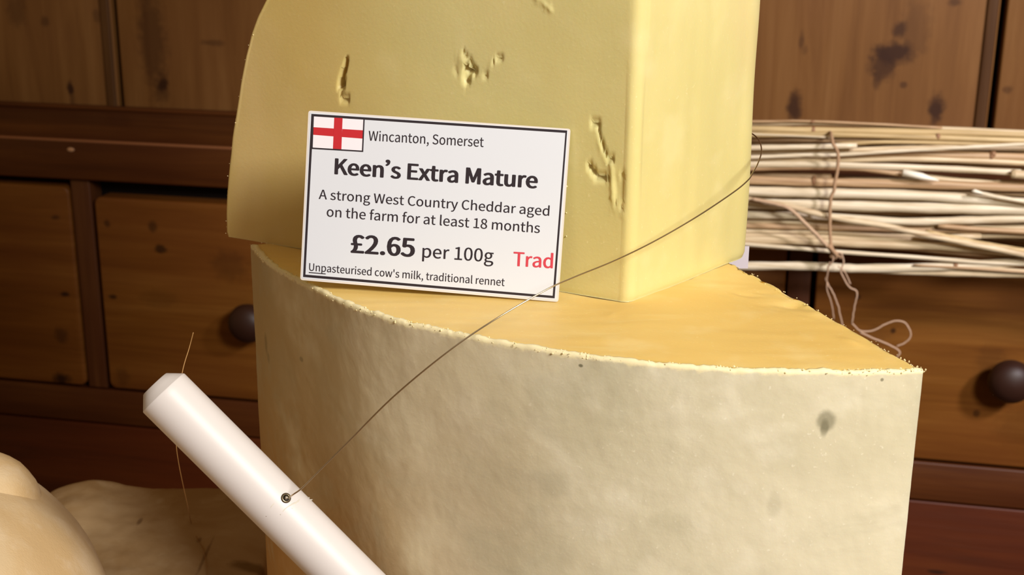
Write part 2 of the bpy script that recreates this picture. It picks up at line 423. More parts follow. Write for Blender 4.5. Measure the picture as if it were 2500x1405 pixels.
# uprights, drawers, knobs
pitch = 0.3415
first = None
for i in range(-2, 4):
    s = -0.655 + pitch * (i + 0)
    rounded_box('upright', s - 0.0100, s + 0.0100, 0.002, 0.026, Z(-0.4878), Z(-0.2728), M_stile, dresser, 0.0012)
    if i < 3:
        ztop = Z(-0.2805) if i < 0 else Z(-0.289)
        x0, x1 = s + 0.0145, s + pitch - 0.0118
        d = rounded_box('drawer', x0, x1, 0.0, 0.022, Z(-0.4862), ztop, M_drawer, dresser, 0.0022, corner=0.007)
        kx = s + pitch * 0.5 + (0.005 if i == 0 else 0.010)
        prof = [(0.0001, -0.002), (0.0095, -0.002), (0.0085, 0.004), (0.0088, 0.008), (0.013, 0.0115), (0.0175, 0.0165), (0.0190, 0.022),
                (0.0182, 0.027), (0.015, 0.0315), (0.0095, 0.0345), (0.0035, 0.0358), (0.0001, 0.036)]
        if first is None:
            kb = lathe('knob', prof, M_knob, d, 32, (kx, 0, Z(-0.398)), '-y')
            first = kb
        else:
            kb = first.copy(); COL.objects.link(kb); kb.parent = d; kb.location = (kx, 0, Z(-0.398))
rounded_box('rail', -1.35, 1.10, 0.001, 0.026, Z(-0.5262), Z(-0.4893), M_rail, dresser, 0.0015)
if True:
    rounded_box('lower_panel', -1.34, 1.09, 0.003, 0.024, 0.14, Z(-0.5285), M_panel, dresser, 0.0015)
rounded_box('plinth', -1.35, 1.10, 0.004, 0.38, 0.0, 0.13, M_rail, dresser, 0.002)
# pale chip on the worktop edge
cx, cz = on_dresser(178, 364)
chip = lathe('paint_chip', [(0.0001, -0.0003), (0.003, 0.0), (0.0022, 0.0008), (0.0001, 0.001)], plain('pale_chip', srgb(196, 150, 112), 0.6), dresser, 10, (cx, -0.004, cz), '-y')
chip.scale = (1.4, 1, 0.8)

# ------------------------------------------------------------------ room shell and counter
M_wall = plain('plaster', srgb(150, 120, 88), 0.9, 0.1)
M_floor = wood('floor_boards', srgb(60, 34, 18), srgb(84, 52, 30), srgb(100, 66, 40), 'x')
w = rounded_box('wall_back', -3.0, 3.0, 0.42, 0.50, 0.0, 2.8, M_wall, None, 0.0)
w.location = origin; w.rotation_euler = (0, 0, -PSI); tag(w, kind='structure')
fl = rounded_box('floor', -3.0, 3.0, -2.5, 2.6, -0.05, 0.0, M_floor, None, 0.0)
tag(fl, kind='structure')

CT = TOP - 0.25
counter = empty('counter', (0, 0.25, 0))
tag(counter, 'wooden shop counter under the cheeses', 'counter')
M_ctr = wood('counter_wood', srgb(90, 52, 26), srgb(120, 76, 42), srgb(140, 96, 58), 'x', seed=12.0)
rounded_box('counter_top', -0.9, 0.9, -0.28, 0.37, CT - 0.04, CT, M_ctr, counter, 0.004)
for sx in (-0.82, 0.82):
    for sy in (-0.22, 0.30):
        rounded_box('leg', sx - 0.03, sx + 0.03, sy - 0.03, sy + 0.03, 0.0, CT - 0.04, M_ctr, counter, 0.003)

# ------------------------------------------------------------------ lower cheese: a wedge of a big clothbound wheel
def cheese_mat(name, base, deep, light, sss=0.25, rough=0.42, extra=None, scale=1.0):
    k = NT(name, rough, 0.35)
    a = k.noise(14.0 * scale, 4, 0.5)
    b = k.noise(60.0 * scale, 3, 0.5)
    f = k.noise(900.0, 2, 0.5)
    c = k.mix(k.rng(a, 0.32, 0.68), base, deep)
    c = k.mix(k.rng(b, 0.5, 0.75, 0, 0.35), c, light)
    c = k.mix(k.rng(f, 0.66, 0.76, 0, 0.5), c, light)
    if extra: c = extra(k, c)
    k.color(c)
    k.sss(sss, (1.0, 0.6, 0.25), 0.006)
    k.bump(k.math('ADD', b, k.math('MULTIPLY', f, 0.5)), 0.15, 0.0006)
    return k.m

def top_streaks(k, c):
    s = k.noise(1.0, 4, 0.6, k.mapping((30, 160, 30), (0, 0, 0.25)), 0.4)
    c = k.mix(k.rng(s, 0.55, 0.78, 0, 0.35), c, srgb(238, 216, 150))
    return c
M_paste = cheese_mat('cut_cheddar_top', srgb(232, 202, 128), srgb(226, 190, 110), srgb(240, 218, 158), 0.2, 0.5, top_streaks)

LO = Vector((0.02, 0.42, TOP - 0.25))
def on_rind(u, v):
    d = 0.28
    while d < 0.6:
        p = at_depth(u, v, d)
        if math.hypot(p.x - 0.0808, p.y - 0.491) < 0.1803: return p
        d += 0.0005
    return p
def PXr(u, v, ru, rv, d):   # a stain on the rind at u,v
    p = on_rind(u, v) - LO
    return (p.x, p.y, p.z), (ru * d / F, 0.02, rv * d / F)

def rind_extra(k, c):
    wn = k.noise(160.0, 3, 0.6)
    big = k.noise(9.0, 3, 0.55, k.mapping((1, 1, 1), loc=(2.2, 0.4, 0.9)))
    sep = k.n('SeparateXYZ'); k.l(k.co, sep.inputs[0])
    # ochre flank: yellower rind plus left-side shade painted in, on the left third
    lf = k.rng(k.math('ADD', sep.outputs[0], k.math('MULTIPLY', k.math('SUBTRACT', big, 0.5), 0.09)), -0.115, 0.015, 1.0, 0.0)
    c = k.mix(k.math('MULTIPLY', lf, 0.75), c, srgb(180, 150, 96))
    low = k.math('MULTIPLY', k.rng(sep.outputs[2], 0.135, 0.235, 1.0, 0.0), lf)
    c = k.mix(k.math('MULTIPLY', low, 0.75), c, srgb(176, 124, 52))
    ed = k.rng(k.math('ADD', sep.outputs[2], k.math('MULTIPLY', k.noise(420.0, 3, 0.6), 0.0030)), 0.2502, 0.2514, 0.0, 0.75)
    m1 = k.noise(34.0, 5, 0.6, None, 0.8)
    c = k.mix(k.rng(m1, 0.46, 0.72, 0, 0.45), c, srgb(186, 180, 152))
    c = k.mix(k.rng(k.noise(22.0, 4, 0.6, k.mapping((1, 1, 1), loc=(5, 5, 5))), 0.52, 0.72, 0, 0.5), c, srgb(232, 222, 190))
    for u, v, ru, rv, d, s in ((2017, 1032, 19, 24, .365, .55), (2014, 1050, 9, 20, .365, .5), (1418, 893, 5, 4, .36, .8), (2155, 930, 4, 4, .35, .7), (1003, 776, 5, 4, .39, .5),
                               (650, 840, 5, 28, .46, .35), (656, 872, 5, 14, .46, .3), (735, 880, 5, 6, .44, .4), (1890, 1235, 14, 30, .38, .12), (1345, 1180, 40, 30, .385, .12)):
        cc, rr = PXr(u, v, ru, rv, d)
        k.b.inputs['Roughness'].default_value = 0.6
        m = k.spot(cc, rr, 0.4, wn, 0.5)
        c = k.mix(k.math('MULTIPLY', m, s), c, srgb(96, 92, 66))
    c = k.mix(ed, c, srgb(244, 230, 184))
    return c
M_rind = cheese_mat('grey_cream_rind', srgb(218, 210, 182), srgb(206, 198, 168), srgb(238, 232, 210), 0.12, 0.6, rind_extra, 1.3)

lower = empty('cheese_wedge', (0.02, 0.42, TOP - 0.25))
tag(lower, 'big lower cheddar wedge with greyish cream rind and orange cut top, under the other cheese', 'cheese')
LO = Vector(lower.location)
arc_px = [(611, 600), (650, 640), (700, 672), (760, 703), (830, 737), (900, 764), (980, 788), (1060, 806), (1150, 824), (1300, 852), (1450, 874), (1600, 890),
          (1750, 901), (1900, 908), (2050, 911), (2150, 910), (2253, 906)]
arc = [at_height(u, v, TOP) for u, v in arc_px]
arc = [Vector((p.x, p.y, 0)) for p in arc]
# smooth the traced rim onto its circle a little
arc_s = cat_rom(arc, 18)
NA = len(arc_s)
cut_end = at_height(1790, 645, TOP); cut_end.z = 0
cdir = (cut_end - arc_s[-1]).normalized()
apex = arc_s[-1] + cdir * 0.19
ring = [p.copy() for p in arc_s]
NR = 110
for i in range(1, NR):
    ring.append(arc_s[-1].lerp(apex, i / NR))
NL = 60
for i in range(0, NL):
    ring.append(apex.lerp(arc_s[0], i / NL))
NT_ = len(ring)
cen = Vector((0.035, 0.41, 0))
def nz(p, s, seed=0.0):
    return noise.noise(Vector((p.x * s + seed, p.y * s - seed, p.z * s + seed * 0.5)))
# outward directions
outd = []
for i, p in enumerate(ring):
    t = ring[(i + 1) % NT_] - ring[i - 1]
    o = Vector((t.y, -t.x, 0)).normalized()
    if o.dot(p - cen) < 0: o = -o
    outd.append(o)
zs = [0.0 - 0.0011 * i for i in range(100)] + [-0.11 - 0.0075 * i for i in range(1, 19)] + [-0.25]
V, Fc = [], []
for j, dz in enumerate(zs):
    for i, p in enumerate(ring):
        q = p + Vector((0, 0, dz))
        on_rind = i < NA
        d = nz(q, 30) * 0.0012 + nz(q, 140, 3) * 0.0003
        if on_rind:
            d -= 0.0012
        elif i < NA + NR:
            d += nz(q, 60, 9) * 0.0010 + (nz(q, 400, 1) * 0.0007 if dz > -0.004 else 0) - 0.0012 * smooth01((i - NA) / 6.0) * 0
            d += 0.0015 * max(0, nz(Vector((p.x, p.y, 0)), 90, 4))
            if dz > -0.003: d += (nz(Vector((p.x, p.y, 2)), 170, 4) * 0.0012 + nz(Vector((p.x, p.y, 5)), 520, 4) * 0.0006) * (1 + dz / 0.003)
            d *= smooth01((i - NA) / 8.0)
            d -= 0.0004
        V.append(q + outd[i] * d - LO + Vector((0, 0, TOP)))
for j in range(len(zs) - 1):
    for i in range(NT_):
        k = (i + 1) % NT_
        Fc.append((j * NT_ + i, (j + 1) * NT_ + i, (j + 1) * NT_ + k, j * NT_ + k))
Fc.append(tuple((len(zs) - 1) * NT_ + i for i in range(NT_))[::-1])
# top: rings shrinking to the centre
base = 0
prev = list(range(NT_))
KT = 46
for r in range(1, KT):
    f = 1 - (r / KT)
    f = f ** 0.8
    cur = []
    for i, p in enumerate(ring):
        q = cen + (p - cen) * f
        h = nz(q, 40, 7) * 0.0006 + nz(Vector((q.x * 0.35 + q.y * 0.2, q.y * 1.6, 0)), 150, 2) * 0.00018
        for u, v, ru, rv, dep in ((1820, 715, 55, 9, -0.0006), (1950, 745, 70, 14, -0.0009), (1990, 770, 40, 12, 0.0005), (2080, 838, 20, 10, 0.0006), (1500, 770, 60, 6, 0.0003)):
            a = at_height(u, v, TOP)
            e = ((q.x - a.x) / (ru * 0.4 / F)) ** 2 + ((q.y - a.y) / (rv * 1.2 / F)) ** 2
            if e < 6: h += dep * math.exp(-e) * (0.7 + nz(q, 300, 1))
        cur.append(len(V))
        V.append(Vector((q.x, q.y, TOP + h)) - LO)
    for i in range(NT_):
        k = (i + 1) % NT_
        Fc.append((prev[i], prev[k], cur[k], cur[i]))
    prev = cur
V.append(Vector((cen.x, cen.y, TOP)) - LO)
for i in range(NT_):
    Fc.append((prev[i], prev[(i + 1) % NT_], len(V) - 1))
mesh_obj('paste', V, Fc, M_paste, lower)
# the rind: a thin curved skin with a ragged, slightly raised pale top edge
V, Fc = [], []
prof_rows = [(-0.0026, -0.0016), (-0.0019, 0.0003), (-0.0006, 0.0006), (0.0000, 0.0002)] + [(0.0, -0.0007 - 0.0011 * i) for i in range(100)] + [(0.0, -0.112 - 0.0075 * i) for i in range(1, 19)] + [(0.0, -0.25), (-0.0016, -0.25)]
random.seed(5)
for j, (oo, dz) in enumerate(prof_rows):
    for i in range(NA):
        p = arc_s[i]
        q = p + Vector((0, 0, dz))
        d = nz(q, 24) * 0.0008 + nz(q, 140, 3) * 0.00012 + nz(q, 420, 5) * 0.00008
        rag = 0.0
        if j < 6:
            e = Vector((p.x, p.y, 0.3))
            rag = (nz(e, 260, 1) * 0.0006 + nz(e, 900, 2) * 0.0005) * (1 - j / 6.0)
            d += (nz(e, 500, 4) * 0.0004) * (1 - j / 6.0)
        V.append(q + outd[min(i, NA - 2)] * (oo + d) + Vector((0, 0, TOP + rag)) - LO)
for j in range(len(prof_rows) - 1):
    for i in range(NA - 1):
        Fc.append((j * NA + i, (j + 1) * NA + i, (j + 1) * NA + i + 1, j * NA + i + 1))
mesh_obj('rind', V, Fc, M_rind, lower)

def crumb_stuff(name, pts, mat, parent, off):
    """loose crumbs: tiny lumps standing on the given points"""
    V, Fc = [], []
    for (p, r) in pts:
        b = len(V)
        for d in ((1, 0, 0), (0, 1, 0), (-1, 0, 0), (0, -1, 0), (0, 0, 1), (0, 0, -1)):
            V.append(p + Vector(d) * r * random.uniform(0.6, 1.2) - off)
        for a, c in ((0, 1), (1, 2), (2, 3), (3, 0)):
            Fc.append((b + a, b + c, b + 4)); Fc.append((b + c, b + a, b + 5))
    return tag(mesh_obj(name, V, Fc, mat, parent, smooth=False), kind='stuff')
M_crumb = plain('pale_crumb', srgb(244, 228, 180), 0.6)
pts = []
for i in range(0, 620):
    t = random.random()
    k = int(t * (NA - 2))
    if nz(arc_s[k], 60, 8) < -0.15 and random.random() < 0.7: continue
    p = arc_s[k] + Vector((0, 0, TOP)) + outd[min(k, NA - 2)] * random.uniform(-0.0016, 0.0004)
    p.z += random.uniform(-0.0006, 0.0006)
    pts.append((p, random.uniform(0.00012, 0.0004)))
for i in range(90):
    k = int(random.random() ** 2 * NR * 0.8)
    p = ring[NA - 1 + k] + Vector((0, 0, TOP)) + outd[NA + 5] * random.uniform(-0.0005, 0.0009)
    p.z += random.uniform(-0.0008, 0.0003)
    pts.append((p, random.uniform(0.00010, 0.00032)))
crumb_stuff('crumbs', pts, M_crumb, lower, LO)

# ------------------------------------------------------------------ upper cheese: upright block with two cut faces
A0 = at_height(1537, 742, TOP)
LFT = at_height(550, 578, TOP)
CR = at_height(1812, 634, TOP)
LD = (LFT - A0).normalized()
ND = Vector((-LD.y, LD.x, 0))
if ND.y < 0: ND = -ND
upper = empty('cheese_block', A0 + ND * 0.03 + LD * 0.07)
tag(upper, 'tall pale yellow cheddar block behind the price card, standing on the wedge', 'cheese')
UO = Vector(upper.location)

def on_face(u, v):
    r = ray(u, v)
    p = CAM + r * ((A0 - CAM).dot(ND) / r.dot(ND))
    return (p - A0).dot(LD), p.z - TOP
sil = [(550, 580), (550, 530), (552, 470), (557, 400), (564, 345), (571, 300), (577, 255), (584, 205), (597, 135), (610, 85), (626, 42), (650, -6)]
silp = sorted([on_face(u, v)[::-1] for u, v in sil])
ztp = [(0.0, silp[0][1])] + silp[1:] + [(0.222, 0.112), (0.238, 0.092), (0.250, 0.06), (0.256, 0.035)]
def aL(z):
    for (z0, a0), (z1, a1) in zip(ztp, ztp[1:]):
        if z <= z1:
            return a0 + (a1 - a0) * (z - z0) / max(1e-6, z1 - z0)
    return ztp[-1][1]

# holes and scars of the front face, from where the photograph shows them
def fl(*pts): return [on_face(u, v) for u, v in pts]
scars = [  # polyline, half width (m), depth (m)
    (fl((846, 152), (839, 172), (834, 190), (828, 206)), 0.00062, 0.0085),
    (fl((827, 206), (832, 214), (840, 212)), 0.0005, 0.0040),
    (fl((829, 224), (833, 236)), 0.0003, 0.0008),
    (fl((834, 240), (849, 243)), 0.0004, 0.0018),
    (fl((1131, 130), (1143, 146), (1155, 164)), 0.0005, 0.0006),
    (fl((1136, 166), (1150, 172), (1159, 175)), 0.0008, 0.0022),
    (fl((1138, 176), (1138, 196)), 0.0012, 0.0010),
    (fl((1136, 199), (1150, 203)), 0.0004, 0.0010),
    (fl((1160, 178), (1188, 184)), 0.0003, 0.0008),
    (fl((1205, 148), (1212, 142), (1225, 140)), 0.0004, 0.0010),
    (fl((1108, 168), (1114, 178)), 0.0006, 0.0004),
    (fl((1447, 303), (1459, 304)), 0.0007, 0.0014),
    (fl((1456, 308), (1464, 335), (1472, 362), (1482, 384), (1502, 396)), 0.00035, 0.0011),
    (fl((1438, 404), (1450, 424), (1466, 434), (1482, 440)), 0.0007, 0.0018),
    (fl((1500, 432), (1530, 426)), 0.0003, 0.0007),
    (fl((1512, 450), (1516, 482)), 0.0020, 0.0004),
    (fl((1503, 500), (1518, 506), (1536, 500)), 0.0005, 0.0012),
    (fl((1552, -2), (1572, 4)), 0.0010, 0.002),
]
lips = [(fl((1120, 140), (1134, 160)), 0.0010, 0.0004), (fl((1140, 158), (1156, 172)), 0.0005, 0.0006), (fl((1462, 350), (1478, 392)), 0.0007, 0.0004),
        (fl((1490, 400), (1494, 440), (1494, 480)), 0.0008, 0.0007), (fl((1496, 514), (1538, 518)), 0.0010, 0.0006), (fl((835, 208), (846, 204)), 0.0005, 0.0005),
        (fl((1192, 166), (1204, 154)), 0.0007, 0.0004), (fl((1436, 398), (1446, 414)), 0.0006, 0.0003), (fl((1310, -4), (1345, 24)), 0.0009, 0.0004),
        (fl((1500, 500), (1530, 492)), 0.0007, 0.0005)]
def seg_d(pt, pl):
    best = 9
    for (ax, ay), (bx, by) in zip(pl, pl[1:]):
        vx, vy = bx - ax, by - ay
        t = max(0, min(1, ((pt[0] - ax) * vx + (pt[1] - ay) * vy) / (vx * vx + vy * vy)))
        best = min(best, math.hypot(pt[0] - ax - vx * t, pt[1] - ay - vy * t))
    return best
boxes = [(min(p[0] for p in s[0]) - 4 * s[1], max(p[0] for p in s[0]) + 4 * s[1], min(p[1] for p in s[0]) - 4 * s[1], max(p[1] for p in s[0]) + 4 * s[1]) for s in scars + lips]
def face_disp(a, z):
    q = Vector((a, 0.3, z))
    d = nz(q, 18, 2) * 0.0008 + nz(q, 70, 5) * 0.00010
    for k, (pl, w, dep) in enumerate(scars + lips):
        b = boxes[k]
        if not (b[0] < a < b[1] and b[2] < z < b[3]): continue
        jit = 1 + 0.7 * nz(q, 1100, k)
        e = seg_d((a, z), pl) / (w * jit)
        if k < len(scars):
            d += dep * (1 if e < 0.6 else math.exp(-((e - 0.6) * 2.2) ** 2)) if e < 3 else 0
        elif e < 3:
            d -= dep * math.exp(-e * e) * (0.7 + 0.8 * nz(q, 700, 3))
    return d

E2 = CR - A0
ea, en = E2.dot(LD), E2.dot(ND)
er = Vector((ea, en)).normalized()
nrm_r = Vector((-er.y, er.x))                       # outward normal of the right face in (a, n)
if nrm_r.x > 0: nrm_r = -nrm_r
full = Vector((ea, en)) + er * 0.008
RB = 0.011                                          # rounding of the far right edge
def arc_pts(c, p0, p1, n):
    """points on the quadratic corner p0-c-p1 without the end"""
    return [(p0 * (1 - t) ** 2 + c * 2 * t * (1 - t) + p1 * t * t) for t in [i / n for i in range(n)]]
def upper_ring(z):
    L = aL(z)
    pts, tg = [], []
    NF = 330
    bev = 0.0034
    a_in = Vector((bev, 0))
    r_in = er * bev
    for i in range(NF):
        t = i / NF
        a = bev + (L - 0.0012 - bev) * t
        pts.append(Vector((a, 0))); tg.append(('f', a))
    lc = Vector((L, 0)); eb = er * 0.0012
    for p in arc_pts(lc, Vector((L - 0.0012, 0)), lc + eb, 5): pts.append(p); tg.append(('x', 0))
    Lb = Vector((L, 0)) + full
    for i in range(14):
        t = i / 14
        pts.append((lc + eb).lerp(Lb - er * 0.004, t)); tg.append(('x', 0))
    for p in arc_pts(Lb, Lb - er * 0.004, Lb - Vector((0.004, 0)), 4): pts.append(p); tg.append(('x', 0))
    Rb = full
    for i in range(24):
        t = i / 24
        pts.append((Lb - Vector((0.004, 0))).lerp(Rb + Vector((RB * 0.8, 0)), t)); tg.append(('x', 0))
    for p in arc_pts(Rb, Rb + Vector((RB * 0.8, 0)), Rb - er * RB, 14): pts.append(p); tg.append(('r', 0))
    for i in range(90):
        t = i / 90
        pts.append((Rb - er * RB).lerp(r_in, t)); tg.append(('r', 1 - t))
    for p in arc_pts(Vector((0, 0)), r_in, a_in, 7): pts.append(p); tg.append(('c', 0))
    return pts, tg
rows = [0.0005 * 0] + [0.0004, 0.0010] + [0.0018 + 0.0014 * i for i in range(40)] + [0.0578 + 0.0011 * i for i in range(1, 20)] + [0.0787 + 0.00055 * i for i in range(1, 250)]
rows = [z for z in rows if z < 0.213] + [0.216, 0.220, 0.225, 0.230, 0.236, 0.242, 0.248, 0.253, 0.256]
V, Fc = [], []
NU = None
for z in rows:
    pts, tg = upper_ring(z)
    NU = len(pts)
    for p, (k, t) in zip(pts, tg):
        w = A0 + LD * p.x + ND * p.y + Vector((0, 0, z))
        if k == 'f':
            w += ND * (face_disp(t, z) * min(1.0, (t + 0.0008) / 0.003))
        elif k in 'rc':
            q = w
            d = nz(q, 26, 6) * 0.0009 + nz(Vector((q.x, q.y, q.z * 0.25)), 150, 4) * 0.00022
            w += (LD * nrm_r.x + ND * nrm_r.y) * d * (1.0 if k == 'r' else 0.3)
        else:
            w += (LD if k == 'x' and p.y < 0.05 else ND) * nz(w, 80, 3) * 0.0005
        # a soft heel: the lowest millimetre is eased in
        if z < 0.0018:
            cen2 = A0 + LD * 0.07 + ND * 0.03
            w += (Vector((cen2.x, cen2.y, w.z)) - w).normalized() * (0.0006 * (1 - z / 0.0018))
        V.append(w - UO)
for j in range(len(rows) - 1):
    for i in range(NU):
        k = (i + 1) % NU
        Fc.append((j * NU + i, j * NU + k, (j + 1) * NU + k, (j + 1) * NU + i))
Fc.append(tuple(range(NU)))
Fc.append(tuple((len(rows) - 1) * NU + i for i in range(NU))[::-1])

def upper_extra(k, c):
    sep = k.n('SeparateXYZ'); k.l(k.co, sep.inputs[0])
    warp = k.noise(12.0, 2, 0.5)
    # drier, browner zone beside the rind at the left end
    lf = k.rng(k.math('ADD', sep.outputs[0], k.math('MULTIPLY', warp, 0.02)), -0.048, 0.006, 1.0, 0.0)
    c = k.mix(k.math('MULTIPLY', lf, 0.6), c, srgb(198, 162, 88))
    pk = k.noise(20.0, 3, 0.5, k.mapping((1, 1, 0.6), loc=(1, 7, 2)))
    c = k.mix(k.rng(pk, 0.52, 0.72, 0, 0.35), c, srgb(226, 200, 150))
    return c
M_block = cheese_mat('cut_cheddar_side', srgb(222, 210, 148), srgb(213, 201, 136), srgb(232, 221, 168), 0.28, 0.36, upper_extra)
mesh_obj('paste', V, Fc, M_block, upper)
pts = []
for (u, v, r) in ((552, 540, .00022), (556, 430, .0002), (618, 85, .0003), (575, 300, .0003), (551, 570, .00025)):
    a, z = on_face(u, v)
    pts.append((A0 + LD * a + Vector((0, 0, z)), r))
for i in range(26):
    z = random.uniform(0.0, 0.2)
    pts.append((A0 + LD * (aL(z) - 0.0003) + Vector((0, 0, z)) + ND * 0.0003, random.uniform(0.00008, 0.00015)))
for (u, v) in ((1383, 520), (1383, 577), (1384, 455), (640, 597), (652, 600), (668, 618)):
    a, z = on_face(u, v)
    pts.append((A0 + LD * a + Vector((0, 0, max(z, 0))) - ND * 0.0002, 0.0003))
crumb_stuff('crumbs', pts, M_crumb, upper, UO)

# ------------------------------------------------------------------ the price card
GLY = {}
for ln in GLYPHS.split('\n'):
    c, adv, body = ln[0], ln[2:].split('|')[0], ln[2:].split('|')[1]
    sp_ = []
    for s in (body.split('/') if body else []):
        q = list(map(int, s.split()))
        sp_.append([(q[i], q[i + 1]) for i in range(0, len(q), 2)])
    GLY[c] = (150 if c == '\u2019' else int(adv), sp_)
CAPH = 411.0

dBR, dBL, dTR = 0.3864, 0.3940, 0.3792
cBR, cBL, cTR = at_depth(1363, 738, dBR), at_depth(733, 684, dBL), at_depth(1393, 315, dTR)
cn = (cTR - cBR).cross(cBL - cBR).normalized()
if cn.dot(CAM - cBR) < 0: cn = -cn
cx_ = (cBR - cBL).normalized()
cy_ = cn.cross(cx_).normalized()
if cy_.z < 0: cy_ = -cy_
def on_card(u, v):
    r = ray(u, v)
    p = CAM + r * ((cBL - CAM).dot(cn) / r.dot(cn))
    return Vector(((p - cBL).dot(cx_), (p - cBL).dot(cy_)))
card = empty('price_card')
card.matrix_world = Matrix(((cx_.x, cy_.x, cn.x, cBL.x), (cx_.y, cy_.y, cn.y, cBL.y), (cx_.z, cy_.z, cn.z, cBL.z), (0, 0, 0, 1)))
tag(card, 'white laminated price card with black border and red cross flag, leaning on the tall cheese', 'price card')
def card_slab(name, corners, z0, z1, mat, rad=0.0008):
    P = []
    for i, p in enumerate(corners):
        a = (corners[i - 1] - p).normalized() * rad
        b = (corners[(i + 1) % 4] - p).normalized() * rad
        for t in (0, .25, .5, .75, 1):
            P.append((p + a) * (1 - t) ** 2 + p * 2 * t * (1 - t) + (p + b) * t * t)
    n = len(P)
    V = [Vector((p.x, p.y, z)) for z in (z0, z1) for p in P]
    Fc = [tuple(range(n))[::-1], tuple(range(n, 2 * n))] + [(i, (i + 1) % n, n + (i + 1) % n, n + i) for i in range(n)]
    return mesh_obj(name, V, Fc, mat, card, smooth=False)
def gloss_card(name, c, rough=0.35):
    k = NT(name, rough, 0.4)
    k.color(c)
    k.b.inputs['Coat Weight'].default_value = 0.3
    k.b.inputs['Coat Roughness'].default_value = 0.25
    return k.m
M_lam = gloss_card('laminate_film', srgb(222, 216, 212))
M_paper = gloss_card('white_card', srgb(216, 221, 232))
M_ink = gloss_card('black_ink', srgb(44, 38, 46), 0.4)
M_red = gloss_card('red_ink', srgb(192, 40, 50), 0.4)
M_red2 = gloss_card('pinkish_red_ink', srgb(204, 66, 82), 0.4)
T = 0.0006
card_slab('laminate', [on_card(733, 684), on_card(1363, 738), on_card(1393, 315), on_card(753, 270)], -T, 0.0, M_lam)
card_slab('paper', [on_card(737, 680), on_card(1358, 732.5), on_card(1388, 318.5), on_card(757, 274.5)], 0.0, 0.00006, M_paper, 0.0002)
cr = lambda x, y: (700 + x / 2.7014, 240 + y / 2.7019)
def strokes(name, quads, mat, z=0.00008):
    V, Fc = [], []
    for q in quads:
        b = len(V)
        V += [Vector((*on_card(*cr(*p)), z)) for p in q]
        Fc.append((b, b + 1, b + 2, b + 3))
    return mesh_obj(name, V, Fc, mat, card, smooth=False)
O = [(163, 103), (1850, 213), (1767, 1321), (108, 1180)]
I = [(178, 120), (1838, 229), (1754, 1304), (124, 1164)]
bd = strokes('border', [(O[0], O[1], I[1], I[0]), (O[1], O[2], I[2], I[1]), (O[2], O[3], I[3], I[2]), (O[3], O[0], I[0], I[3])], M_ink)
fg = strokes('flag', [((178, 120), (512, 141), (500, 350), (166, 328))], gloss_card('flag_white', srgb(238, 234, 244)), 0.00007)
c1 = strokes('flag_cross', [((314, 128), (369, 131), (361, 341), (305, 338)), ((177, 191), (312, 200), (309, 252), (174, 241)), ((367, 203), (506, 212), (503, 267), (364, 256))], M_red, 0.00009)
c1.parent = fg
c2 = strokes('flag_outline', [((506, 140), (515, 141), (505, 354), (496, 353)), ((166, 325), (505, 346), (505, 355), (165, 335)), ((174, 120), (180, 120), (172, 330), (165, 330))], M_ink, 0.0001)
c2.parent = fg

def print_line(text, x0, y0, x1, y1, cap, mat, bold=0.0, z=0.0001, track=0.0):
    """set one line of lettering from (x0, y0) to (x1, y1); cap is the height of a capital, all measured on the photograph"""
    p0, p1 = on_card(*cr(x0, y0)), on_card(*cr(x1, y1))
    xd = (p1 - p0).normalized()
    yd = Vector((-xd.y, xd.x))
    up = on_card(*cr(x0, y0 - cap)) - p0
    ys = up.dot(yd) / CAPH
    tot, first_min, last_max = 0, None, 0
    lay = []
    for ch in text:
        adv, spl = GLY[ch]
        if spl:
            mn = min(q[0] for s in spl for q in s); mx = max(q[0] for s in spl for q in s)
            if first_min is None: first_min = tot + mn
            last_max = tot + mx
            lay.append((tot, spl))
        tot += adv + track
    xs = (p1 - p0).length / (last_max - first_min)
    cu = bpy.data.curves.new('lettering', 'CURVE')
    cu.dimensions = '2D'
    cu.fill_mode = 'BOTH'
    for tot, spl in lay:
        for s in spl:
            pl = cu.splines.new('POLY')
            pl.points.add(len(s) - 1)
            for pt, (gx, gy) in zip(pl.points, s):
                w = xd * ((gx + tot - first_min) * xs) + yd * (gy * ys)
                pt.co = (p0.x + w.x, p0.y + w.y, 0, 1)
            pl.use_cyclic_u = True
    tmp = bpy.data.objects.new('tmp', cu)
    me0 = tmp.to_mesh()
    vs = [v.co.copy() for v in me0.vertices]
    fs = [tuple(p.vertices) for p in me0.polygons]
    tmp.to_mesh_clear()
    bpy.data.objects.remove(tmp)
    bpy.data.curves.remove(cu)
    V, Fc = [], []
    offs = [(0, 0)]
    if bold > 0:
        b = bold * xs
        offs = [(-b, 0), (0, 0), (b, 0), (-b / 2, b * .35), (b / 2, -b * .35), (b / 2, b * .35), (-b / 2, -b * .35)]
    for k, (ox, oy) in enumerate(offs):
        n0 = len(V)
        w = xd * ox + yd * oy
        V += [Vector((v.x + w.x, v.y + w.y, z + k * 0.000004)) for v in vs]
        Fc += [tuple(i + n0 for i in f) for f in fs]
    return tag(mesh_obj('lettering', V, Fc, mat, card, smooth=False), kind='stuff')
print_line('Wincanton, Somerset', 540, 279, 1298, 322, 64, M_ink, 4)
print_line('Keen\u2019s Extra Mature', 320, 500, 1648, 594, 102, M_ink, 22)
print_line('A strong West Country Cheddar aged', 212, 664, 1730, 776, 62, M_ink, 5)
print_line('on the farm for at least 18 months', 264, 780, 1668, 890, 64, M_ink, 5)
print_line('\u00a32.65', 428, 1018, 838, 1046, 118, M_ink, 22)
print_line('per 100g', 895, 1050, 1362, 1083, 84, M_ink, 6)
print_line('Trad', 1495, 1106, 1752, 1122, 92, M_red2, 12)
print_line("Unpasteurised cow's milk, traditional rennet", 148, 1138, 1436, 1240, 50, M_ink, 5)
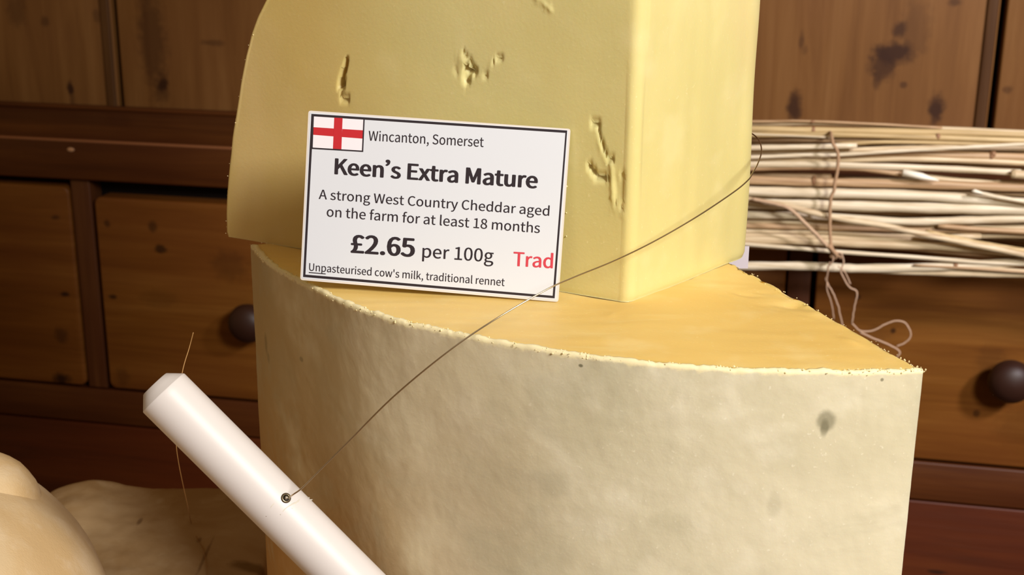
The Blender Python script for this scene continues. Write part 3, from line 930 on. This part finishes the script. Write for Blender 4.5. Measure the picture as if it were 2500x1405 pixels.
strokes('underline', [((146, 1147), (258, 1157), (258, 1163), (146, 1153))], M_ink, 0.0001)

# pale label standing behind the tall cheese, its edge just showing
lb = empty('pale_label', at_depth(1826, 656, 0.447))
tag(lb, 'pale lilac label corner showing behind the right edge of the tall cheese', 'label')
rounded_box('label_sheet', -0.012, 0.0, 0.0, 0.0006, 0.0, 0.0078, plain('lilac_paper', srgb(206, 200, 214), 0.6), lb, 0.0)

# ------------------------------------------------------------------ two more clothbound cheeses at the lower left
def cloth_mat(name, base, deep, light, spots=()):
    k = NT(name, 0.85, 0.15)
    a = k.noise(18.0, 5, 0.6, None, 0.6)
    b = k.noise(70.0, 4, 0.6)
    f = k.noise(1400.0, 2, 0.5)
    c = k.mix(k.rng(a, 0.38, 0.64), base, deep)
    c = k.mix(k.rng(b, 0.5, 0.72, 0, 0.45), c, light)
    wn = k.noise(140.0, 3, 0.6)
    for (cc, rr, s, col) in spots:
        c = k.mix(k.math('MULTIPLY', k.spot(cc, rr, 0.5, wn, 0.5), s), c, col)
    k.color(c)
    k.bump(k.math('ADD', k.math('MULTIPLY', f, 0.4), b), 0.35, 0.0008)
    return k.m

M_truckle = cloth_mat('cream_cheesecloth', srgb(214, 190, 152), srgb(206, 176, 130), srgb(224, 204, 174))
tc = Vector((-0.215, 0.375, CT))
truckle = empty('cloth_wrapped_cheese', tc)
tag(truckle, 'round pale cream cloth-wrapped cheese at the bottom left corner', 'cheese')
TH = 0.184
prof = [(0.0001, 0.0)] + [(0.083 * math.sin(math.radians(a)), 0.012 - 0.012 * math.cos(math.radians(a))) for a in range(10, 91, 10)]
prof += [(0.083 + 0.004 * math.sin(math.pi * t), 0.012 + (TH - 0.082) * t) for t in [i / 20 for i in range(1, 20)]]
prof += [(0.083 * math.cos(math.radians(a)) ** 0.72, TH - 0.07 + 0.07 * math.sin(math.radians(a)) ** 0.9) for a in range(0, 90, 3)] + [(0.0001, TH)]
def wob(p):
    d = nz(p, 14, 3) * 0.004 + nz(p, 60, 5) * 0.0008
    r = Vector((p.x, p.y, 0))
    return p + (r.normalized() * d if r.length > 1e-4 else Vector()) + Vector((0, 0, d * 0.5 if p.z > 0.02 else 0))
lathe('wrapped_body', prof, M_truckle, truckle, 96, wob=wob)
# a gathered lump of cloth on its shoulder
gc = at_depth(-62, 1264, 0.445) - tc
V, Fc = [], []
for j in range(25):
    ph = math.pi * j / 24
    for i in range(36):
        th = 2 * math.pi * i / 36
        p = Vector((math.sin(ph) * math.cos(th) * 0.0215, math.sin(ph) * math.sin(th) * 0.026, math.cos(ph) * 0.0220))
        p *= 1 + 0.04 * nz(p, 60, 3) + 0.02 * nz(p, 220, 7)
        V.append(gc + p)
for j in range(24):
    for i in range(36):
        Fc.append((j * 36 + i, (j + 1) * 36 + i, (j + 1) * 36 + (i + 1) % 36, j * 36 + (i + 1) % 36))
mesh_obj('cloth_fold', V, Fc, M_truckle, truckle)

zt = CAM.z - 0.27
def slab_spot(u, v, ru, rv, s, col):
    p = at_height(u, v, zt)
    p = p - Vector((-0.17, 0.50, CT))
    return ((p.x, p.y, p.z), (ru * .58 / F, rv * 1.3 / F, 0.02), s, col)
DK = srgb(92, 62, 38)
M_slab = cloth_mat('mottled_brown_cloth', srgb(174, 146, 108), srgb(158, 126, 84), srgb(186, 162, 128),
                   [slab_spot(341, 1272, 6, 8, .6, DK), slab_spot(487, 1320, 5, 6, .5, DK), slab_spot(612, 1378, 46, 10, .75, srgb(104, 76, 34)),
                    slab_spot(500, 1360, 4, 34, .5, DK), slab_spot(390, 1224, 8, 6, .4, srgb(190, 170, 140)), slab_spot(568, 1400, 50, 12, .5, srgb(176, 150, 116))])
slab = empty('cloth_bound_cheese', (-0.17, 0.50, CT))
tag(slab, 'low mottled brown cloth-bound cheese lying behind the white handle', 'cheese')
so_ = Vector(slab.location)
outline = [(-0.101, 0.470), (-0.1005, 0.50), (-0.100, 0.53), (-0.1015, 0.552), (-0.112, 0.5585), (-0.14, 0.5600), (-0.17, 0.5595), (-0.197, 0.556), (-0.214, 0.552), (-0.228, 0.540), (-0.236, 0.52),
           (-0.240, 0.495), (-0.238, 0.475), (-0.215, 0.468), (-0.17, 0.463), (-0.13, 0.462), (-0.108, 0.464)]
ol = [Vector((x, y, 0)) for x, y in outline]
ol2 = cat_rom(ol + [ol[0]], 9)[:-1]
NO = len(ol2)
oc = Vector((-0.168, 0.512, 0))
V, Fc = [], []
HS = zt - CT
lev = [(0.97, 0.0), (1.0, 0.006)] + [(1.0, HS * t) for t in (.15, .3, .45, .6, .75, .88)] + [(0.992, HS * 0.95), (0.975, HS * 0.985), (0.95, HS)] + [(0.95 - 0.93 * i / 24, HS) for i in range(1, 25)]
for s, z in lev:
    for p in ol2:
        q = oc + (p - oc) * s
        q.z = CT + z
        o = (p - oc).normalized()
        q += o * (nz(q, 40, 2) * 0.002 if z > 0.01 else 0)
        if z > HS * 0.9:
            q.z += nz(Vector((q.x, q.y, 0)), 45, 6) * 0.0016 + nz(Vector((q.x, q.y, 0)), 160, 1) * 0.0006
            q.z += 0.0055 * math.exp(-((q.x + 0.196) / 0.016) ** 2) * smooth01((q.y - 0.49) / 0.05)
            q.z -= 0.0065 * smooth01((-0.208 - q.x) / 0.02)
            q.z += 0.0 - 0.0025 * math.exp(-((q.x + 0.104) / 0.008) ** 2)
        V.append(q - so_)
for j in range(len(lev) - 1):
    for i in range(NO):
        k = (i + 1) % NO
        Fc.append((j * NO + i, (j + 1) * NO + i, (j + 1) * NO + k, j * NO + k))
Fc.append(tuple(range(NO))); Fc.append(tuple((len(lev) - 1) * NO + i for i in range(NO))[::-1])
mesh_obj('wrapped_slab', V, Fc, M_slab, slab)

# ------------------------------------------------------------------ bundle of straws tied with twine, in front of the dresser
random.seed(11)
def straw_mat(name, a, b, c, rough=0.45):
    k = NT(name, rough, 0.45)
    n1 = k.noise(1.0, 4, 0.6, k.mapping((14, 260, 700)), 0.3)
    n2 = k.noise(1.0, 3, 0.5, k.mapping((30, 60, 60)))
    col = k.ramp(n1, [(0.30, a), (0.5, b), (0.72, c)])
    col = k.mix(k.rng(n2, 0.45, 0.75, 0, 0.35), col, a)
    k.color(col)
    k.bump(n1, 0.3, 0.0006)
    return k.m
MS = [straw_mat('pale_straw', srgb(176, 148, 112), srgb(210, 190, 152), srgb(234, 218, 186)),
      straw_mat('bright_straw', srgb(190, 170, 134), srgb(222, 208, 178), srgb(244, 234, 210), 0.35),
      straw_mat('tan_straw', srgb(150, 118, 82), srgb(184, 152, 114), srgb(206, 178, 140)),
      straw_mat('olive_straw', srgb(160, 136, 92), srgb(194, 168, 118), srgb(216, 194, 146))]
M_pith = plain('torn_straw_pith', srgb(252, 246, 226), 0.7)
M_node = plain('straw_joint', srgb(150, 112, 80), 0.6)
bun = empty('straw_bundle', origin, -PSI)
tag(bun, 'bundle of long pale straws tied with brown twine in front of the dresser', 'straw bundle')
OFF0 = -0.075
def bl(u, v, off):
    s, z = on_dresser(u, v, off)
    return Vector((s, off, z))
def q_at(u, off): return (WALL_D + off) / F / 0.98
NODES = []
def straw(path, dia, off, m, node=None, endcap=True):
    """path in photograph positions; extended behind the cheese and past the frame where it reaches them"""
    p = [bl(u, v, off) for u, v in path]
    if path[0][0] <= 1850:
        d = (p[1] - p[0]).normalized()
        p.insert(0, p[0] - d * random.uniform(0.05, 0.085))
    if path[-1][0] >= 2498:
        d = (p[-1] - p[-2]).normalized()
        p.append(p[-1] + d * random.uniform(0.10, 0.16))
    c = cat_rom(p, 5)
    r0 = dia * q_at(0, off) / 2
    rad = [r0 * (1 + 0.06 * math.sin(i * 1.7 + off * 900)) for i in range(len(c))]
    o = tube('straw', c, rad, MS[m], bun, 9, flat=1.0)
    if node:
        u, v = node
        a = bl(u - 5, v, off); b = bl(u + 5, v + (path[-1][1] - path[0][1]) / (path[-1][0] - path[0][0]) * 10, off)
        tube('straw_joint', [a, a.lerp(b, .35), a.lerp(b, .65), b], [r0 * 1.02, r0 * 1.16, r0 * 1.16, r0 * 1.02], M_node, o, 9)
    return o
# named straws, front layer: (path, diameter in photo pixels, depth, colour, joint)
L = [
    ([(1850, 303), (2010, 302), (2200, 309), (2500, 322)], 9, -.060, 0, None),
    ([(1850, 297), (1960, 296), (2130, 303), (2300, 312)], 6, -.064, 2, (1984, 297)),
    ([(1850, 315), (2000, 318), (2250, 322), (2500, 330)], 15, -.066, 3, (1986, 318)),
    ([(1850, 329), (2100, 330), (2500, 344)], 14, -.070, 3, (2290, 334)),
    ([(1850, 328), (2035, 336)], 5, -.082, 1, None),
    ([(1850, 340), (2050, 342), (2300, 345), (2500, 350)], 12, -.064, 2, None),
    ([(1840, 361), (1960, 359), (2092, 356)], 13, -.080, 1, None),
    ([(2040, 352), (2200, 347), (2500, 356)], 9, -.070, 3, (2070, 352)),
    ([(1840, 371), (2040, 368), (2250, 361), (2500, 363)], 12, -.071, 0, None),
    ([(1840, 384), (1960, 379), (2050, 378), (2200, 368), (2320, 362), (2500, 352)], 9, -.084, 1, None),
    ([(1840, 393), (2050, 390), (2250, 388), (2500, 398)], 15, -.076, 0, (2425, 376)),
    ([(2030, 386), (2200, 376), (2500, 384)], 19, -.075, 2, (2420, 380)),
    ([(1840, 402), (2000, 402), (2100, 405), (2300, 412), (2492, 422)], 15, -.080, 1, None),
    ([(2484, 426), (2500, 427)], 20, -.086, 0, None),
    ([(1840, 410), (1990, 408), (2110, 412), (2202, 425)], 15, -.078, 2, None),
    ([(2060, 404), (2250, 432), (2400, 446), (2500, 449)], 15, -.072, 0, None),
    ([(1835, 427), (1960, 430), (2030, 432)], 15, -.066, 2, None),
    ([(1835, 440), (1970, 445), (2050, 446), (2300, 452), (2500, 458)], 22, -.078, 2, (1987, 442)),
    ([(1835, 452), (2020, 454), (2200, 460), (2500, 474)], 14, -.071, 2, None),
    ([(1835, 467), (1960, 470), (2040, 472), (2250, 478), (2500, 496)], 24, -.082, 1, None),
    ([(2380, 468), (2420, 478), (2500, 493)], 10, -.090, 1, None),
    ([(1835, 482), (2000, 486), (2200, 492), (2500, 500)], 14, -.073, 0, None),
    ([(1835, 498), (1960, 500), (2150, 505), (2350, 510), (2500, 512)], 25, -.081, 1, None),
    ([(1835, 516), (2000, 514), (2200, 520), (2500, 516)], 14, -.070, 2, None),
    ([(1835, 525), (2000, 528), (2200, 541), (2350, 538), (2500, 534)], 19, -.079, 1, None),
    ([(1832, 489), (1920, 503), (2030, 530), (2160, 552), (2300, 582), (2500, 622)], 15, -.092, 0, None),
    ([(2260, 566), (2380, 592), (2500, 612)], 12, -.088, 3, None),
    ([(1832, 540), (2000, 545), (2200, 550), (2500, 556)], 15, -.072, 0, None),
    ([(1832, 552), (2000, 556), (2250, 562), (2500, 566)], 13, -.075, 2, None),
    ([(2290, 552), (2390, 560), (2500, 566)], 12, -.080, 2, None),
    ([(1830, 564), (2000, 568), (2200, 576), (2500, 576)], 13, -.072, 0, None),
    ([(1830, 576), (2000, 580), (2200, 585), (2395, 576)], 14, -.076, 0, None),
    ([(1828, 586), (2000, 590), (2120, 596), (2300, 602), (2500, 618)], 20, -.080, 0, None),
    ([(1828, 596), (2000, 600), (2200, 606), (2500, 632)], 11, -.074, 2, None),
    ([(1826, 597), (1950, 607), (2070, 617), (2230, 628), (2400, 641), (2500, 645)], 10, -.084, 1, None),
    ([(1828, 604), (2000, 611), (2050, 615)], 7, -.070, 2, None),
    ([(1800, 650), (1950, 650), (2050, 654), (2110, 656), (2300, 652), (2500, 640)], 22, -.080, 1, None),
    ([(2060, 657), (2200, 663), (2350, 668), (2500, 671)], 17, -.078, 0, None),
    ([(2280, 652), (2400, 656), (2500, 662)], 9, -.082, 0, (2333, 647)),
    ([(2230, 648), (2350, 655), (2500, 665)], 6, -.084, 2, None),
]
for a in L: straw(*a)
# torn ends and a split blade
o = tube('torn_end', [bl(2202, 425, -.0862), bl(2206, 421, -.087), bl(2250, 431, -.087), bl(2292, 441, -.0862)], [0.0006, 0.0028, 0.0026, 0.0004], M_pith, bun, 8)
o = tube('torn_end', [bl(2372, 467, -.093), bl(2380, 467, -.0935), bl(2402, 473, -.0935)], [0.0005, 0.0015, 0.0003], M_pith, bun, 8)
# the layers behind, filling the bundle
for k in range(46):
    t = (k + 0.5) / 46
    v0 = 306 + (604 - 306) * t + random.uniform(-4, 4)
    v1 = 326 + (608 - 326) * t + random.uniform(-9, 9)
    if 408 < v0 < 432 and random.random() < 0.85: continue
    if v1 > 585 and random.random() < 0.6: continue
    u1 = 2500 if random.random() < 0.9 else random.uniform(2150, 2450)
    vm = (v0 + v1) / 2 + random.uniform(-4, 4)
    straw([(1840, v0), (2150, vm), (u1, vm + (v1 - vm) * (u1 - 2150) / 350)], random.uniform(9, 16), (-.012 if k % 9 == 4 else random.uniform(-.058, -.030)), random.choice([0, 0, 2, 3, 1]))
# twine round the bundle, with its knot and frayed tails
M_twine = plain('brown_twine', srgb(176, 142, 108), 0.8)
M_fray = plain('pale_twine_fibre', srgb(196, 164, 136), 0.8)
def twine(name, path, r, mat, off=-.098, parent=bun):
    c = cat_rom([bl(u, v, off if len(w) == 0 else w[0]) for u, v, *w in path], 8)
    c = [p + Vector((nz(p, 300, 1) * 0.0004, nz(p, 300, 4) * 0.0004, 0)) for p in c]
    return tube(name, c, r * q_at(0, off), mat, parent, 7)
tw = twine('twine', [(2026, 322, -.035), (2028, 326, -.080), (2034, 350), (2046, 376), (2045, 412), (2038, 450), (2037, 462), (2028, 490), (2026, 540), (2028, 590), (2036, 616), (2050, 628, -.09), (2052, 630, -.05)], 4.0, M_twine)
twine('twine_strand', [(1836, 486, -.098), (1900, 500, -.100), (1930, 512, -.102), (1960, 540, -.102), (1998, 578, -.101), (2022, 604, -.100), (2036, 622, -.100)], 4.6, plain('pale_twine', srgb(194, 164, 132), 0.7))
twine('twine_strand', [(2022, 600, -.100), (2036, 615, -.103), (2042, 624, -.102), (2036, 630, -.100), (2028, 624, -.100)], 5, M_twine)
twine('twine_tail', [(2034, 618, -.102), (2032, 640, -.101), (2022, 652, -.099), (2020, 672, -.097), (2016, 684, -.096), (2028, 706, -.095), (2040, 730, -.094), (2048, 756, -.092), (2058, 800, -.09)], 1.9, M_fray)
twine('twine_tail', [(2026, 640, -.100), (2019, 680, -.097), (2020, 710, -.096), (2030, 742, -.094), (2036, 780, -.092)], 1.5, M_fray)
twine('twine_tail', [(2040, 616, -.102), (2054, 620, -.101), (2060, 640, -.100), (2053, 662, -.099), (2060, 680, -.098), (2074, 702, -.097), (2090, 710, -.096), (2092, 724, -.096), (2086, 748, -.095), (2080, 790, -.093)], 2.0, M_fray)
twine('twine_tail', [(2046, 650, -.100), (2062, 664, -.099), (2070, 680, -.098), (2076, 694, -.098)], 1.6, M_fray)
twine('twine_tail', [(2080, 790, -.093), (2100, 808, -.092), (2130, 808, -.091), (2160, 793, -.090), (2186, 784, -.090), (2208, 788, -.090), (2221, 806, -.09), (2222, 824, -.09), (2208, 838, -.09), (2190, 846, -.09)], 2.0, M_fray)
twine('twine_tail', [(2100, 812, -.092), (2130, 826, -.091), (2160, 838, -.091), (2188, 852, -.09), (2196, 862, -.09), (2190, 872, -.09)], 2.2, M_fray)

# ------------------------------------------------------------------ the cheese wire: white handle, ferrule, wire
kw = NT('white_plastic', 0.42, 0.4)
kw.color(kw.mix(kw.noise(25.0, 3), srgb(216, 210, 210), srgb(210, 204, 202)))
kw.sss(0.08, (1, 0.9, 0.8), 0.004)
M_white = kw.m
M_steel = plain('dull_steel', srgb(120, 108, 88), 0.3, 0.5, 0.9)
M_wire = plain('thin_steel_wire', srgb(196, 180, 150), 0.28, 0.5, 0.95)
M_hole = plain('dark_hole', srgb(40, 34, 30), 0.8)
h0 = at_depth(378, 938, 0.372)
h1 = at_depth(1004, 1562, 0.381)
hd = (h1 - h0).normalized()
HLEN = (h1 - h0).length
HR = 0.00785
cutter = empty('cheese_wire_cutter', h0)
tag(cutter, 'wire cheese cutter with thick white plastic handle, its wire looped round the tall cheese', 'cheese cutter')
side = hd.cross(-FW).normalized()
fr = side.cross(hd).normalized()
if fr.dot(-FW) < 0: fr = -fr
side = hd.cross(fr).normalized()
def hp(ang, r, z):   # point round the handle, ang 0 faces the camera
    return hd * z + fr * (math.cos(ang) * r) + side * (math.sin(ang) * r)
prof = [(0.0001, 0.0), (HR * 0.54, 0.0), (HR * 0.57, 0.0001), (HR * 0.99, 0.0035), (HR, 0.0038), (HR, HLEN - 0.0038), (HR * 0.99, HLEN - 0.0035), (HR * 0.57, HLEN - 0.0001), (0.0001, HLEN)]
fine = []
for (r0, z0), (r1, z1) in zip(prof, prof[1:]):
    n = 60 if z1 - z0 > 0.05 else 2
    for i in range(n): fine.append((r0 + (r1 - r0) * i / n, z0 + (z1 - z0) * i / n))
fine.append(prof[-1])
SEG = 72
V, Fc = [], []
for r, z in fine:
    for k in range(SEG):
        V.append(hp(2 * math.pi * k / SEG, r, z))
for i in range(len(fine) - 1):
    for k in range(SEG):
        Fc.append((i * SEG + k, i * SEG + (k + 1) % SEG, (i + 1) * SEG + (k + 1) % SEG, (i + 1) * SEG + k))
Fc.append(tuple(range(SEG))); Fc.append(tuple((len(fine) - 1) * SEG + k for k in range(SEG)))
handle = mesh_obj('handle', V, Fc, M_white, cutter)
bm = bmesh.new(); bm.from_mesh(handle.data); bmesh.ops.recalc_face_normals(bm, faces=bm.faces); bm.to_mesh(handle.data); bm.free()
handle.data.set_sharp_from_angle(angle=math.radians(25))
# ferrule where the wire enters: find the spot of the handle's surface under the photographed bead
def on_handle(u, v, lift=0.0):
    r = ray(u, v)
    w = CAM - h0
    a = r - hd * r.dot(hd); b = w - hd * w.dot(hd)
    A = a.dot(a); B = 2 * a.dot(b); C_ = b.dot(b) - (HR + lift) ** 2
    disc = B * B - 4 * A * C_
    t = (-B - math.sqrt(max(disc, 0))) / (2 * A)
    return CAM + r * t - h0
fp = on_handle(698, 1217)
fn = (fp - hd * fp.dot(hd)).normalized()
f1 = hd.cross(fn).normalized()
def disc(name, c, n, a, prof, mat, parent, seg=20):
    b = n.cross(a).normalized()
    V, Fc = [], []
    for r, h in prof:
        for k in range(seg):
            th = 2 * math.pi * k / seg
            V.append(c + a * (r * math.cos(th)) + b * (r * math.sin(th)) + n * h)
    for i in range(len(prof) - 1):
        for k in range(seg):
            Fc.append((i * seg + k, i * seg + (k + 1) % seg, (i + 1) * seg + (k + 1) % seg, (i + 1) * seg + k))
    Fc.append(tuple((len(prof) - 1) * seg + k for k in range(seg)))
    return mesh_obj(name, V, Fc, mat, parent)
disc('ferrule', fp, fn, f1, [(0.0015, -0.0006), (0.00145, 0.00025), (0.0011, 0.0004), (0.0008, 0.0003), (0.0008, 0.00005), (0.0002, 0.00005)], M_steel, handle)
disc('wire_hole', fp + hd * 0.0004 + fn * 0.0002, fn, f1, [(0.0009, 0.0), (0.0008, 0.00015), (0.0001, 0.00018)], M_hole, handle, 14)
tube('wire_bead', [fp + fn * 0.0003 - f1 * 0.0001, fp + fn * 0.0008, fp + fn * 0.0005 + f1 * 0.0005], [0.0003, 0.0005, 0.0003], plain('bright_steel', srgb(230, 224, 210), 0.2, 0.5, 0.8), handle, 8)
for pth in (((712, 1243), (730, 1222), (755, 1216)), ((684, 1258), (700, 1240), (728, 1226), (762, 1221)), ((686, 1216), (664, 1236), (650, 1262))):
    g = cat_rom([on_handle(u, v, -0.00016) for u, v in pth], 8)
    tube('handle_line', g, 0.00022, plain('line_plastic', srgb(214, 208, 196), 0.6), handle, 6)  # thin lines laid into the handle beside the ferrule
# the wire
WP = [(702, 1218, None), (716, 1208, .3665), (738, 1192, .3655), (780, 1150, .3645), (850, 1080, .361), (960, 970, .353), (1090, 862, .347), (1200, 786, .346), (1330, 710, .3510),
      (1400, 678, .3560), (1500, 637, .3650), (1600, 588, .3755), (1700, 530, .3850), (1790, 470, .3965), (1826, 440, .4020), (1838, 422, .4060), (1850, 400, .4130), (1859, 372, .4230), (1856, 350, .4330), (1846, 334, .4420), (1825, 322, .450), (1790, 316, .456)]
wp = []
for u, v, d in WP:
    wp.append((on_handle(u, v, 0.0004) + h0) if d is None else at_depth(u, v, d))
wc = cat_rom(wp, 14)
tube('wire', [p - h0 for p in wc], 0.00023, M_wire, cutter, 8)

# thin loose strand behind the handle
st = [at_depth(472, 812, .418), at_depth(462, 850, .418), at_depth(446, 905, .416), at_depth(430, 1000, .414), at_depth(430, 1080, .414), at_depth(436, 1130, .418), at_depth(448, 1190, .43), at_depth(458, 1235, .46)]
st += [at_height(466, 1275, zt + 0.002), at_height(482, 1318, zt + 0.001), at_height(497, 1345, zt + 0.001), at_height(506, 1392, zt + 0.001), at_height(512, 1440, zt + 0.001)]
sc_ = cat_rom(st, 10)
ss = tube('wire_strand', sc_, 0.00016, plain('tan_strand', srgb(168, 128, 78), 0.5, 0.4, 0.3), None, 6)
tag(ss, 'thin loose tan strand of wire hanging behind the white handle', 'wire')
